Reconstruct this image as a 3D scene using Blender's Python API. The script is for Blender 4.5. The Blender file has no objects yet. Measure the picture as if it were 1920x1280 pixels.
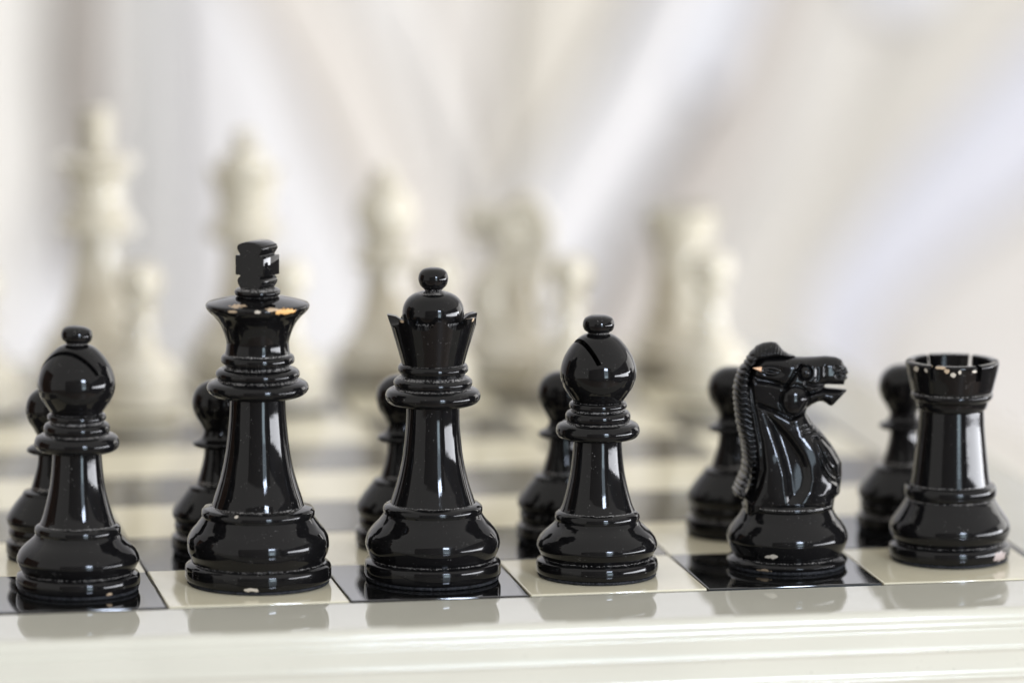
import bpy, bmesh, math, random
import numpy as np
from mathutils import Vector, Matrix

random.seed(7)
SC = bpy.context.scene
COL = SC.collection
S = 0.045                      # one square of the board, in metres
R = math.radians

# ------------------------------------------------------------------ camera
CAM_P = (-3.35045256, -27.4032793, 5.68703294)      # in squares
YAW, PITCH, ROLL, FPX = 0.188970127, 0.152200745, 0.00465391547, 9716.16747

def cam_axes():
    fw = Vector((math.sin(YAW)*math.cos(PITCH), math.cos(YAW)*math.cos(PITCH), -math.sin(PITCH)))
    r = Vector((math.cos(YAW), -math.sin(YAW), 0)); up = r.cross(fw)
    r2 = math.cos(ROLL)*r + math.sin(ROLL)*up
    u2 = -math.sin(ROLL)*r + math.cos(ROLL)*up
    return r2, u2, fw
CR, CU, CF = cam_axes()
cam_d = bpy.data.cameras.new("camera")
cam = bpy.data.objects.new("camera", cam_d); COL.objects.link(cam)
m = Matrix((CR, CU, -CF)).transposed().to_4x4()
m.translation = Vector(CAM_P)*S
cam.matrix_world = m
cam_d.sensor_width = 36.0
cam_d.lens = FPX*36/1920
cam_d.clip_start = 0.02; cam_d.clip_end = 60
cam_d.dof.use_dof = True
cam_d.dof.focus_distance = 28.75*S
cam_d.dof.aperture_fstop = 4.7
cam_d.dof.aperture_blades = 0
SC.camera = cam

# ------------------------------------------------------------------ light of the room
W = bpy.data.worlds.new("World"); SC.world = W; W.use_nodes = True
bg = W.node_tree.nodes["Background"]
bg.inputs[0].default_value = (1.0, 0.975, 0.94, 1); bg.inputs[1].default_value = 0.76

def area(name, loc, target, sx, sy, col, radiance):
    d = bpy.data.lights.new(name, 'AREA'); d.shape = 'RECTANGLE'; d.size = sx; d.size_y = sy
    d.color = col; d.energy = radiance*math.pi*sx*sy
    o = bpy.data.objects.new(name, d); COL.objects.link(o); o.location = loc
    v = Vector(target) - Vector(loc)
    o.rotation_euler = v.to_track_quat('-Z', 'Z').to_euler()
    return o
WIN = 17
PC = (0.09, 0.03, 0.04)
# the two casements of the window on the right, each of two panes
for y0_, y1_ in ((-1.30, -1.12), (-1.04, -0.86), (-0.62, -0.43), (-0.33, -0.12)):
    area("window_light", (1.55, (y0_+y1_)/2, 0.0), (PC[0], (y0_+y1_)/2, 0.0), y1_-y0_, 1.08, (0.93, 0.945, 1.0), WIN)
# added fill lamp, out of view, that brightens the curtain and cream pieces
area("curtain_fill_light", (1.5, 0.72, 0.25), (0.2, 0.85, 0.0), 0.60, 1.2, (1.0, 0.98, 0.95), 2.2)
# the window and the glazed door behind the photographer
area("window_light_behind", (0.68, -2.5, 0.98), PC, 0.46, 0.30, (0.70, 0.80, 1.0), 48)
area("door_light_behind", (0.68, -2.52, 0.38), (0.68, 0, 0.38), 0.56, 1.30, (0.70, 0.86, 1.0), 4.0)
area("door_pane_light_behind", (0.68, -2.5, -0.06), (0.68, 0, -0.06), 0.36, 0.42, (0.72, 0.92, 1.0), 5)

SC.view_settings.view_transform = 'Standard'
SC.view_settings.look = 'None'
SC.view_settings.exposure = 0.46
SC.view_settings.gamma = 1.0
SC.cycles.use_denoising = True
SC.cycles.max_bounces = 8
SC.cycles.glossy_bounces = 5
SC.cycles.sample_clamp_indirect = 6

# ------------------------------------------------------------------ helpers
def at(u, v, y):
    """point of the plane at depth y (squares) that the photograph shows at pixel u, v (metres)"""
    d = CF + CR*((u-960)/FPX) - CU*((v-640)/FPX)
    t = (y - CAM_P[1])/d.y
    return (Vector(CAM_P) + d*t)*S

def link(name, me, mat=None, parent=None, kind=None, label=None):
    o = bpy.data.objects.new(name, me); COL.objects.link(o)
    if mat:
        if not me.materials: me.materials.append(mat)
        o.material_slots[0].link = 'OBJECT'; o.material_slots[0].material = mat
    if parent: o.parent = parent
    if kind: o["kind"] = kind
    if label: o["label"] = label
    return o
def tag(o, label, cat, group=None):
    o["label"] = label; o["category"] = cat
    if group: o["group"] = group
    return o
def empty(name, loc, rz=0):
    o = bpy.data.objects.new(name, None); COL.objects.link(o)
    o.empty_display_size = 0.01; o.location = loc; o.rotation_euler = (0, 0, rz)
    return o
def finish(me, ang=32):
    me.polygons.foreach_set("use_smooth", [True]*len(me.polygons))
    me.set_sharp_from_angle(angle=R(ang))
    me.update()
    return me
def flat_faces(me, axes=(0, 1, 2)):
    """keep the true planes plane, so that they mirror without distortion"""
    for p in me.polygons:
        if any(abs(p.normal[k]) > 0.9995 for k in axes): p.use_smooth = False
    return me
def mesh(name, V, F, ang=32):
    me = bpy.data.meshes.new(name); me.from_pydata([tuple(c) for c in V], [], F); me.validate()
    return finish(me, ang)

def smooth_profile(P, n=5):
    """Catmull-Rom through the points, broken at the ones marked sharp"""
    out = []; N = len(P)
    sharp = [len(q) > 2 or i in (0, N-1) for i, q in enumerate(P)]
    pt = [np.array(q[:2], float) for q in P]
    for i in range(N-1):
        a, b = pt[i], pt[i+1]
        pa = a - (b - a) if sharp[i] else pt[i-1]
        pb = b + (b - a) if sharp[i+1] else pt[i+2]
        if sharp[i] and sharp[i+1]:
            out.append(a); continue
        for k in range(n):
            t = k/n
            out.append(0.5*((2*a) + (b-pa)*t + (2*pa-5*a+4*b-pb)*t*t + (3*a-pa-3*b+pb)*t**3))
    out.append(pt[-1])
    return [(max(0.0, float(q[0])), float(q[1])) for q in out]

def lathe(name, P, seg=96, dust=(), n=5, ang=32, smooth=True):
    pr = smooth_profile(P, n) if smooth else [q[:2] for q in P]
    V = []; F = []; rows = []; D = []
    def dv(z): return 1.0 if any(a <= z <= b for a, b in dust) else 0.0
    for r, z in pr:
        if r < 1e-6:
            rows.append([len(V)]); V.append((0, 0, z*S)); D.append(dv(z))
        else:
            rows.append(list(range(len(V), len(V)+seg)))
            for k in range(seg):
                t = 2*math.pi*k/seg
                V.append((r*S*math.cos(t), r*S*math.sin(t), z*S)); D.append(dv(z))
    for a, b in zip(rows[:-1], rows[1:]):
        if len(a) == 1 and len(b) == 1: continue
        for k in range(seg):
            k2 = (k+1) % seg
            if len(a) == 1: F.append((a[0], b[k2], b[k]))
            elif len(b) == 1: F.append((a[k], a[k2], b[0]))
            else: F.append((a[k], a[k2], b[k2], b[k]))
    me = mesh(name, V, F, ang)
    at_ = me.attributes.new("dust", 'FLOAT', 'POINT')
    if len(me.vertices) == len(D): at_.data.foreach_set("value", D)
    return me

def part_profile(P, z0, z1, bottom=True, top=True):
    L = [q for q in P if z0-1e-4 <= q[1] <= z1+1e-4]
    L[0] = (L[0][0], L[0][1], 's'); L[-1] = (L[-1][0], L[-1][1], 's')
    if bottom and L[0][0] > 0: L = [(0, L[0][1]-0.012, 's'), (L[0][0]*0.9, L[0][1]-0.012, 's')] + L
    if top and L[-1][0] > 0: L = L + [(L[-1][0]*0.98, L[-1][1]+0.001, 's'), (0, L[-1][1]+0.001, 's')]
    return L

def box(name, x0, x1, y0, y1, z0, z1, bev=0.0, seg=2):
    bm = bmesh.new(); bmesh.ops.create_cube(bm, size=1)
    for v in bm.verts:
        v.co = Vector(((x0+x1)/2 + v.co.x*(x1-x0), (y0+y1)/2 + v.co.y*(y1-y0), (z0+z1)/2 + v.co.z*(z1-z0)))*S
    if bev: bmesh.ops.bevel(bm, geom=list(bm.edges), offset=bev*S, segments=seg, affect='EDGES', profile=0.5)
    me = bpy.data.meshes.new(name); bm.to_mesh(me); bm.free()
    return flat_faces(finish(me, 35))

def boolean(me, cutters, name):
    o = bpy.data.objects.new("work", me); COL.objects.link(o); tmp = [o]
    for c in cutters:
        co = bpy.data.objects.new("cut", c); COL.objects.link(co); tmp.append(co)
        md = o.modifiers.new("b", 'BOOLEAN'); md.operation = 'DIFFERENCE'; md.solver = 'EXACT'; md.object = co
    dg = bpy.context.evaluated_depsgraph_get()
    out = bpy.data.meshes.new_from_object(o.evaluated_get(dg)); out.name = name
    for t in tmp: bpy.data.objects.remove(t)
    out.materials.clear()
    return finish(out, 30)

# ------------------------------------------------------------------ materials
def nodes(name):
    m = bpy.data.materials.new(name); m.use_nodes = True
    return m, m.node_tree, m.node_tree.nodes["Principled BSDF"]
def nd(nt, typ, **kw):
    n = nt.nodes.new(typ)
    for k, v in kw.items(): setattr(n, k, v)
    return n
def math_(nt, op, a, b=None, clamp=False):
    n = nt.nodes.new("ShaderNodeMath"); n.operation = op; n.use_clamp = clamp
    for i, x in enumerate((a, b)):
        if x is None: continue
        if isinstance(x, (int, float)): n.inputs[i].default_value = x
        else: nt.links.new(x, n.inputs[i])
    return n.outputs[0]

def black_lacquer(name, chips=(), dusty=0.5):
    """chips: (azimuth from local -y, z, half width, half height, tint) in squares / degrees with radius"""
    m, nt, b = nodes(name); L = nt.links.new
    b.inputs["Roughness"].default_value = 0.05
    b.inputs["IOR"].default_value = 1.335
    tc = nd(nt, "ShaderNodeTexCoord"); obj = tc.outputs["Object"]
    # fine dust lying in the turned grooves, and a few specks everywhere
    no = nd(nt, "ShaderNodeTexNoise"); no.inputs["Scale"].default_value = 3300; no.inputs["Detail"].default_value = 2
    L(obj, no.inputs["Vector"])
    n2 = nd(nt, "ShaderNodeTexNoise"); n2.inputs["Scale"].default_value = 420; n2.inputs["Detail"].default_value = 2
    L(obj, n2.inputs["Vector"])
    at_ = nd(nt, "ShaderNodeAttribute"); at_.attribute_name = "dust"
    th = math_(nt, 'SUBTRACT', 0.735, math_(nt, 'MULTIPLY', at_.outputs["Fac"], 0.25))
    th = math_(nt, 'SUBTRACT', th, math_(nt, 'MULTIPLY', math_(nt, 'SUBTRACT', n2.outputs["Fac"], 0.5), 0.35))
    dust = math_(nt, 'MULTIPLY', math_(nt, 'SUBTRACT', no.outputs["Fac"], th), 14, True)
    dust = math_(nt, 'MULTIPLY', dust, dusty)
    mix = nd(nt, "ShaderNodeMix", data_type='RGBA')
    mix.inputs[6].default_value = (0.004, 0.0038, 0.004, 1); mix.inputs[7].default_value = (0.42, 0.40, 0.38, 1)
    L(dust, mix.inputs[0]); col = mix.outputs[2]
    n5 = nd(nt, "ShaderNodeTexNoise"); n5.inputs["Scale"].default_value = 95; n5.inputs["Detail"].default_value = 4; n5.inputs["Distortion"].default_value = 1.2
    L(obj, n5.inputs["Vector"])
    smudge = math_(nt, 'MULTIPLY', math_(nt, 'SUBTRACT', n5.outputs["Fac"], 0.5, True), 0.45)
    rough = math_(nt, 'ADD', math_(nt, 'MULTIPLY', dust, 0.6), 0.05)
    rough = math_(nt, 'ADD', rough, smudge)
    if chips:
        n3 = nd(nt, "ShaderNodeTexNoise"); n3.inputs["Scale"].default_value = 900; n3.inputs["Detail"].default_value = 4
        L(obj, n3.inputs["Vector"])
        wob = math_(nt, 'MULTIPLY', math_(nt, 'SUBTRACT', n3.outputs["Fac"], 0.5), 4.2)
        sep = nd(nt, "ShaderNodeSeparateXYZ"); L(obj, sep.inputs[0])
        for (az, r, z, hw, hh, tint) in chips:
            a = R(az); T = (math.cos(a), math.sin(a), 0); N = (math.sin(a), -math.cos(a), 0)
            dt = nd(nt, "ShaderNodeVectorMath", operation='DOT_PRODUCT'); L(obj, dt.inputs[0]); dt.inputs[1].default_value = T
            dn = nd(nt, "ShaderNodeVectorMath", operation='DOT_PRODUCT'); L(obj, dn.inputs[0]); dn.inputs[1].default_value = N
            e1 = math_(nt, 'POWER', math_(nt, 'ABSOLUTE', math_(nt, 'DIVIDE', dt.outputs["Value"], hw*0.80*S)), 2.0)
            e2 = math_(nt, 'POWER', math_(nt, 'ABSOLUTE', math_(nt, 'DIVIDE', math_(nt, 'SUBTRACT', sep.outputs[2], z*S), hh*0.80*S)), 2.0)
            e = math_(nt, 'ADD', math_(nt, 'ADD', e1, e2), wob)
            f = math_(nt, 'MULTIPLY', math_(nt, 'SUBTRACT', 1.0, e), 6, True)
            f = math_(nt, 'MULTIPLY', f, math_(nt, 'GREATER_THAN', dn.outputs["Value"], (r-0.05)*S))
            mx = nd(nt, "ShaderNodeMix", data_type='RGBA'); L(f, mx.inputs[0]); L(col, mx.inputs[6]); mx.inputs[7].default_value = tint + (1,)
            col = mx.outputs[2]
            rough = math_(nt, 'MAXIMUM', rough, math_(nt, 'MULTIPLY', f, 0.55))
    L(col, b.inputs["Base Color"]); L(rough, b.inputs["Roughness"])
    bp = nd(nt, "ShaderNodeBump"); bp.inputs["Strength"].default_value = 0.08; bp.inputs["Distance"].default_value = 0.0006
    n4 = nd(nt, "ShaderNodeTexNoise"); n4.inputs["Scale"].default_value = 150; n4.inputs["Detail"].default_value = 3
    L(obj, n4.inputs["Vector"]); L(n4.outputs["Fac"], bp.inputs["Height"]); L(bp.outputs[0], b.inputs["Normal"])
    return m

def plain(name, col, rough=0.3, ior=1.5, var=0.0, scale=60, bump=0.0, sheen=0.0, bscale=900, specks=0.0):
    m, nt, b = nodes(name); L = nt.links.new
    b.inputs["Roughness"].default_value = rough; b.inputs["IOR"].default_value = ior
    tc = nd(nt, "ShaderNodeTexCoord")
    if var:
        no = nd(nt, "ShaderNodeTexNoise"); no.inputs["Scale"].default_value = scale; no.inputs["Detail"].default_value = 5
        L(tc.outputs["Object"], no.inputs["Vector"])
        mr = nd(nt, "ShaderNodeMapRange"); mr.inputs[1].default_value = 0.3; mr.inputs[2].default_value = 0.7
        L(no.outputs["Fac"], mr.inputs[0])
        mx = nd(nt, "ShaderNodeMix", data_type='RGBA'); L(mr.outputs[0], mx.inputs[0])
        mx.inputs[6].default_value = tuple(c*(1-var) for c in col) + (1,)
        mx.inputs[7].default_value = tuple(min(1, c*(1+var)) for c in col) + (1,)
        L(mx.outputs[2], b.inputs["Base Color"])
    else: b.inputs["Base Color"].default_value = tuple(col) + (1,)
    if bump:
        bp = nd(nt, "ShaderNodeBump"); bp.inputs["Strength"].default_value = bump; bp.inputs["Distance"].default_value = 0.001
        n4 = nd(nt, "ShaderNodeTexNoise"); n4.inputs["Scale"].default_value = bscale
        L(tc.outputs["Object"], n4.inputs["Vector"]); L(n4.outputs["Fac"], bp.inputs["Height"]); L(bp.outputs[0], b.inputs["Normal"])
    if specks:       # stray dust and fine pits
        ns = nd(nt, "ShaderNodeTexNoise"); ns.inputs["Scale"].default_value = 1100; ns.inputs["Detail"].default_value = 2
        n6 = nd(nt, "ShaderNodeTexNoise"); n6.inputs["Scale"].default_value = 60
        L(tc.outputs["Object"], ns.inputs["Vector"]); L(tc.outputs["Object"], n6.inputs["Vector"])
        th = math_(nt, 'SUBTRACT', 0.80, math_(nt, 'MULTIPLY', n6.outputs["Fac"], 0.14))
        sp = math_(nt, 'MULTIPLY', math_(nt, 'MULTIPLY', math_(nt, 'SUBTRACT', ns.outputs["Fac"], th), 16, True), specks)
        my = nd(nt, "ShaderNodeMix", data_type='RGBA'); L(sp, my.inputs[0])
        L(b.inputs["Base Color"].links[0].from_socket, my.inputs[6]); my.inputs[7].default_value = (0.16, 0.14, 0.11, 1)
        L(my.outputs[2], b.inputs["Base Color"]); L(math_(nt, 'ADD', math_(nt, 'MULTIPLY', sp, 0.5), rough), b.inputs["Roughness"])
    if sheen: b.inputs["Sheen Weight"].default_value = sheen
    return m

TAN = (0.44, 0.33, 0.22); WOOD = (0.55, 0.31, 0.11); PALE = (0.47, 0.42, 0.35)
M_BLACK = black_lacquer("black_lacquer")
M_MANE = black_lacquer("black_lacquer_mane")
for n_ in M_MANE.node_tree.nodes:
    if n_.type == "MATH" and n_.operation == "ADD" and abs(n_.inputs[1].default_value - 0.05) < 1e-4: n_.inputs[1].default_value = 0.22
M_IVORY = plain("ivory_lacquer", (0.48, 0.44, 0.35), 0.06, 1.5, 0.05, 90)
M_TL = plain("cream_lacquer_tile", (0.67, 0.62, 0.465), 0.025, 1.5, 0.04, 45, 0.02, bscale=160, specks=0.6)
M_RAIL = plain("cream_lacquer_rail", (0.51, 0.495, 0.42), 0.035, 1.55, 0.035, 30, 0.012, bscale=120, specks=0.7)
M_FELT = plain("dusty_black_felt", (0.022, 0.023, 0.026), 0.95, 1.3, 0.95, 1500, 0.8, 0.0, 2500)
M_GROOVE = plain("dark_groove", (0.03, 0.025, 0.02), 0.35)

def dark_tile():
    m, nt, b = nodes("black_lacquer_tile"); L = nt.links.new
    b.inputs["IOR"].default_value = 1.75
    tc = nd(nt, "ShaderNodeTexCoord")
    no = nd(nt, "ShaderNodeTexNoise"); no.inputs["Scale"].default_value = 1900; no.inputs["Detail"].default_value = 2
    L(tc.outputs["Object"], no.inputs["Vector"])
    n2 = nd(nt, "ShaderNodeTexNoise"); n2.inputs["Scale"].default_value = 130; L(tc.outputs["Object"], n2.inputs["Vector"])
    th = math_(nt, 'SUBTRACT', 0.70, math_(nt, 'MULTIPLY', math_(nt, 'SUBTRACT', n2.outputs["Fac"], 0.5), 0.4))
    d = math_(nt, 'MULTIPLY', math_(nt, 'MULTIPLY', math_(nt, 'SUBTRACT', no.outputs["Fac"], th), 12, True), 0.6)
    mx = nd(nt, "ShaderNodeMix", data_type='RGBA'); L(d, mx.inputs[0])
    mx.inputs[6].default_value = (0.006, 0.006, 0.006, 1); mx.inputs[7].default_value = (0.25, 0.24, 0.22, 1)
    L(mx.outputs[2], b.inputs["Base Color"])
    L(math_(nt, 'ADD', math_(nt, 'MULTIPLY', d, 0.5), 0.03), b.inputs["Roughness"])
    return m
M_TD = dark_tile()

# ------------------------------------------------------------------ turned profiles, measured (radius, height) in squares
PROF={
 'king':[(0,0.012,'s'),(0.3878,0.012,'s'),(0.399982,0.02),(0.406073,0.036),(0.406,0.0753),(0.4025,0.0959),(0.389,0.1097,'s'),(0.3704,0.1183,'s'),(0.3754,0.1407),(0.3888,0.1717),(0.3938,0.2095),(0.3887,0.2508),(0.37,0.2886),(0.3446,0.3196),(0.3243,0.3471),(0.3108,0.3677,'s'),(0.3141,0.3814),(0.3124,0.402),(0.3005,0.4175,'s'),(0.2566,0.4295,'s'),(0.2464,0.4672),(0.2261,0.5273),(0.2058,0.5958),(0.1889,0.6729),(0.1736,0.767),(0.1634,0.861),(0.1566,0.9464),(0.1531,1.0351,'s'),(0.202,1.0351),(0.2524,1.0488),(0.2776,1.0726),(0.281,1.0948),(0.2692,1.117),(0.2355,1.134,'s'),(0.222,1.1408,'s'),(0.2321,1.1561),(0.2304,1.1766),(0.2152,1.1919),(0.1883,1.2021,'s'),(0.1782,1.2089),(0.1833,1.2191,'s'),(0.2001,1.2293),(0.2034,1.2464),(0.1983,1.2651),(0.1815,1.277,'s'),(0.1765,1.2957),(0.1731,1.3382),(0.178,1.365),(0.19,1.402),(0.211,1.447),(0.2408,1.485),(0.2707,1.514),(0.2835,1.532),(0.2865,1.547),(0.28,1.558),(0.262,1.565,'s'),(0.19,1.583),(0.1175,1.596,'s')],
 'queen':[(0,0.012,'s'),(0.3636,0.012,'s'),(0.375022,0.02),(0.380733,0.036),(0.3805,0.0793),(0.3756,0.0975),(0.3609,0.1074,'s'),(0.3447,0.114,'s'),(0.3609,0.1455),(0.3738,0.1868),(0.3737,0.2166),(0.3606,0.2563),(0.333,0.2943),(0.3021,0.3273),(0.2825,0.3521),(0.2744,0.3686,'s'),(0.2776,0.3851),(0.2743,0.4049),(0.2597,0.4181,'s'),(0.237,0.4247,'s'),(0.2239,0.4643),(0.2044,0.5253),(0.1849,0.5995),(0.1686,0.6818),(0.1571,0.7805),(0.149,0.879),(0.1473,0.9742,'s'),(0.1942,0.9742),(0.2395,0.9857),(0.2605,1.007),(0.2637,1.0333),(0.2524,1.0562),(0.2265,1.071,'s'),(0.2103,1.0759,'s'),(0.2183,1.0923),(0.2167,1.1119),(0.2005,1.1283,'s'),(0.1843,1.1365,'s'),(0.1779,1.1447),(0.1843,1.1545,'s'),(0.194,1.166),(0.1956,1.184),(0.1875,1.2003),(0.1746,1.2069,'s')],
 'bishop':[(0,0.012,'s'),(0.3264,0.012,'s'),(0.336653,0.02),(0.34178,0.036),(0.3417,0.0626),(0.3359,0.0844),(0.3217,0.0945,'s'),(0.3074,0.1018,'s'),(0.3216,0.1279),(0.3358,0.1568),(0.3358,0.1814),(0.3215,0.2147),(0.2944,0.2466),(0.2645,0.2726),(0.2446,0.2914),(0.2346,0.3088,'s'),(0.2374,0.3261),(0.2331,0.3464),(0.2217,0.3579,'s'),(0.2104,0.3637,'s'),(0.1961,0.3955),(0.179,0.4533),(0.1633,0.5182),(0.1505,0.5831),(0.1419,0.6552),(0.1362,0.7272),(0.1347,0.7675,'s'),(0.1773,0.7675),(0.2156,0.779),(0.2326,0.8021),(0.2325,0.8279),(0.2197,0.851),(0.1956,0.8639,'s'),(0.1758,0.8682,'s'),(0.1814,0.8826),(0.1814,0.9027),(0.1729,0.9199),(0.1587,0.9286,'s'),(0.1474,0.9343),(0.1502,0.9401,'s'),(0.1601,0.9458),(0.1615,0.9587),(0.1558,0.9731),(0.1403,0.9803,'s'),(0.1671,1.0176),(0.1926,1.0578),(0.2067,1.0936),(0.2124,1.1266),(0.2109,1.161),(0.2024,1.1983),(0.1868,1.237),(0.1613,1.2785),(0.1273,1.3185),(0.0962,1.3443),(0.065,1.3586,'s')],
 'rook':[(0,0.012,'s'),(0.3296,0.012,'s'),(0.339954,0.02),(0.345131,0.036),(0.3449,0.0663),(0.3387,0.0851),(0.3239,0.0952,'s'),(0.3115,0.1015,'s'),(0.3312,0.1292),(0.3423,0.1606),(0.3423,0.192),(0.3311,0.2234),(0.3113,0.2523),(0.2915,0.28),(0.2741,0.3076),(0.2618,0.3277),(0.2568,0.3402,'s'),(0.2494,0.3477,'s'),(0.258,0.3603),(0.2617,0.3779),(0.2604,0.4054),(0.2505,0.423,'s'),(0.2246,0.4305,'s'),(0.2171,0.4807),(0.2084,0.5558),(0.1985,0.6434),(0.1885,0.7434),(0.1822,0.8534,'s'),(0.1945,0.8633),(0.2031,0.8858),(0.2068,0.9058,'s'),(0.2216,0.9158),(0.2314,0.9307),(0.2326,0.9457),(0.2265,0.9582,'s'),(0.2314,0.9656,'s'),(0.2412,1.0055),(0.2522,1.0491),(0.2595,1.0865),(0.2656,1.1201),(0.2619,1.1326,'s')],
 'knight':[(0,0.012,'s'),(0.3259,0.012,'s'),(0.336138,0.02),(0.341257,0.036),(0.3174,0.0587,'s'),(0.3068,0.0641,'s'),(0.3253,0.0991),(0.3397,0.1395),(0.3423,0.1691),(0.3304,0.2067),(0.3065,0.2443),(0.2801,0.2766),(0.2642,0.3035),(0.2536,0.3249,'s'),(0.2588,0.3384),(0.2562,0.3545),(0.243,0.3652,'s'),(0,0.3679,'s')],
}
PROF['pawn'] = [(0,0.012,'s'),(0.253,0.012,'s'),(0.263,0.02),(0.267,0.036),(0.267,0.085),(0.262,0.1),(0.248,0.108,'s'),(0.238,0.113,'s'),(0.247,0.135),(0.25,0.16),(0.244,0.18,'s'),
    (0.252,0.195),(0.262,0.225),(0.256,0.255),(0.228,0.3),(0.195,0.345),(0.17,0.375,'s'),(0.165,0.39),(0.15,0.398,'s'),
    (0.125,0.402,'s'),(0.112,0.44),(0.095,0.5),(0.082,0.56),(0.078,0.615,'s'),(0.11,0.618),(0.138,0.63),(0.143,0.642),(0.135,0.655),(0.1,0.672,'s'),
    (0.088,0.69),(0.08,0.72,'s'),(0.105,0.767),(0.131,0.81),(0.146,0.86),(0.146,0.905),(0.132,0.95),(0.104,0.985),(0.06,1.01),(0.0,1.02,'s')]
PROF['pawn'] = [(q[0], q[1]*0.965) + q[2:] for q in PROF['pawn']]
GROOVES = {'king': [(0.112,0.122),(0.425,0.434),(1.132,1.143),(1.200,1.211),(1.274,1.281)],
           'queen': [(0.110,0.118),(0.421,0.429),(1.069,1.078),(1.126,1.139),(1.204,1.21)],
           'bishop': [(0.098,0.106),(0.360,0.367),(0.862,0.870),(0.927,0.936),(0.978,0.984)],
           'rook': [(0.098,0.105),(0.345,0.352),(0.427,0.434),(0.955,0.962)],
           'knight': [(0.056,0.064),(0.345,0.352)], 'pawn': [(0.10,0.12),(0.39,0.41)]}
def zcut(kind, i): return PROF[kind][i][1]

def sharp_z(kind):
    return [round(q[1], 4) for q in PROF[kind] if len(q) > 2]

MESH = {}
def turned(kind, name, z0, z1, bottom=True, top=True, seg=112):
    MESH[kind+'/'+name] = lathe(kind+'_'+name, part_profile(PROF[kind], z0, z1, bottom, top), seg, GROOVES[kind])

turned('king', 'base', 0, 0.4295); turned('king', 'stem', 0.4295, 1.0351); turned('king', 'collar', 1.0351, 1.277); 
turned('king', 'crown', 1.277, 1.60)
turned('queen', 'base', 0, 0.4247); turned('queen', 'stem', 0.4247, 0.9742); turned('queen', 'collar', 0.9742, 1.2069)
turned('bishop', 'base', 0, 0.3637); turned('bishop', 'stem', 0.3637, 0.7675); turned('bishop', 'collar', 0.7675, 0.9803)
turned('rook', 'base', 0, 0.4305); turned('rook', 'stem', 0.4305, 0.8534)
turned('knight', 'base', 0, 0.3679)
k_ = 0.965; turned('pawn', 'base', 0, 0.402*k_); turned('pawn', 'stem', 0.402*k_, 0.615*k_); turned('pawn', 'collar', 0.615*k_, 0.72*k_); turned('pawn', 'ball', 0.72*k_, 1.02*k_)

def felt(kind, r):
    MESH[kind+'/felt_pad'] = lathe(kind+'_felt', [(0,-0.004,'s'),(r-0.003,-0.004,'s'),(r+0.003,0.004),(r,0.0125,'s'),(0,0.0125,'s')], 96)

# king: finial ring and cross
def king_cross():
    ring = lathe('ring', [(0,1.565,'s'),(0.098,1.565,'s'),(0.108,1.582),(0.112,1.592,'s'),(0.106,1.598,'s'),(0.122,1.606),(0.1275,1.62),(0.122,1.634),(0.108,1.643,'s'),(0.088,1.648,'s'),(0,1.65,'s')], 96, [(1.57,1.603),(1.632,1.66)])
    W_, A = 0.083, 0.0
    # face outline of the cross (half), x to the side, z up
    hx = [(x*0.875, z) for x, z in [(0.062,1.636),(0.075,1.65),(0.090,1.668),(0.0945,1.685),(0.088,1.70),(0.074,1.711),(0.074,1.7165),(0.108,1.717),(0.108,1.826),(0.074,1.8265),(0.074,1.833),
          (0.084,1.846),(0.0945,1.862),(0.0965,1.878),(0.088,1.893),(0.060,1.901),(0.03,1.905)]]
    out = [(x, z) for x, z in hx] + [(-x, z) for x, z in reversed(hx)]
    bm = bmesh.new()
    def half(z):   # thickness follows the turned blank: arms stand a little proud
        if 1.7168 <= z <= 1.8262: return 0.077
        return 0.077
    f_ = [bm.verts.new((x*S, -half(z)*S, z*S)) for x, z in out]
    b_ = [bm.verts.new((x*S, half(z)*S, z*S)) for x, z in out]
    bm.faces.new(f_); bm.faces.new(list(reversed(b_)))
    n = len(out)
    for i in range(n):
        j = (i+1) % n
        bm.faces.new((f_[j], f_[i], b_[i], b_[j]))
    bmesh.ops.recalc_face_normals(bm, faces=bm.faces)
    bmesh.ops.bevel(bm, geom=list(bm.edges), offset=0.0045*S, segments=2, affect='EDGES', profile=0.6)
    # the cross was turned before it was cut: top edges fall away towards the sides
    for v in bm.verts:
        z = v.co.z/S
        if z > 1.84:
            k = min(1, (z-1.84)/0.065); r = math.hypot(v.co.x, v.co.y)/S
            v.co.z -= k*0.017*S*min(1.6, (r/0.11)**2) - 0.006*S*k
    me = bpy.data.meshes.new("king_cross"); bm.to_mesh(me); bm.free(); flat_faces(finish(me, 28), (1,))
    return ring, me
MESH['king/finial'], MESH['king/cross'] = king_cross()

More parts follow.
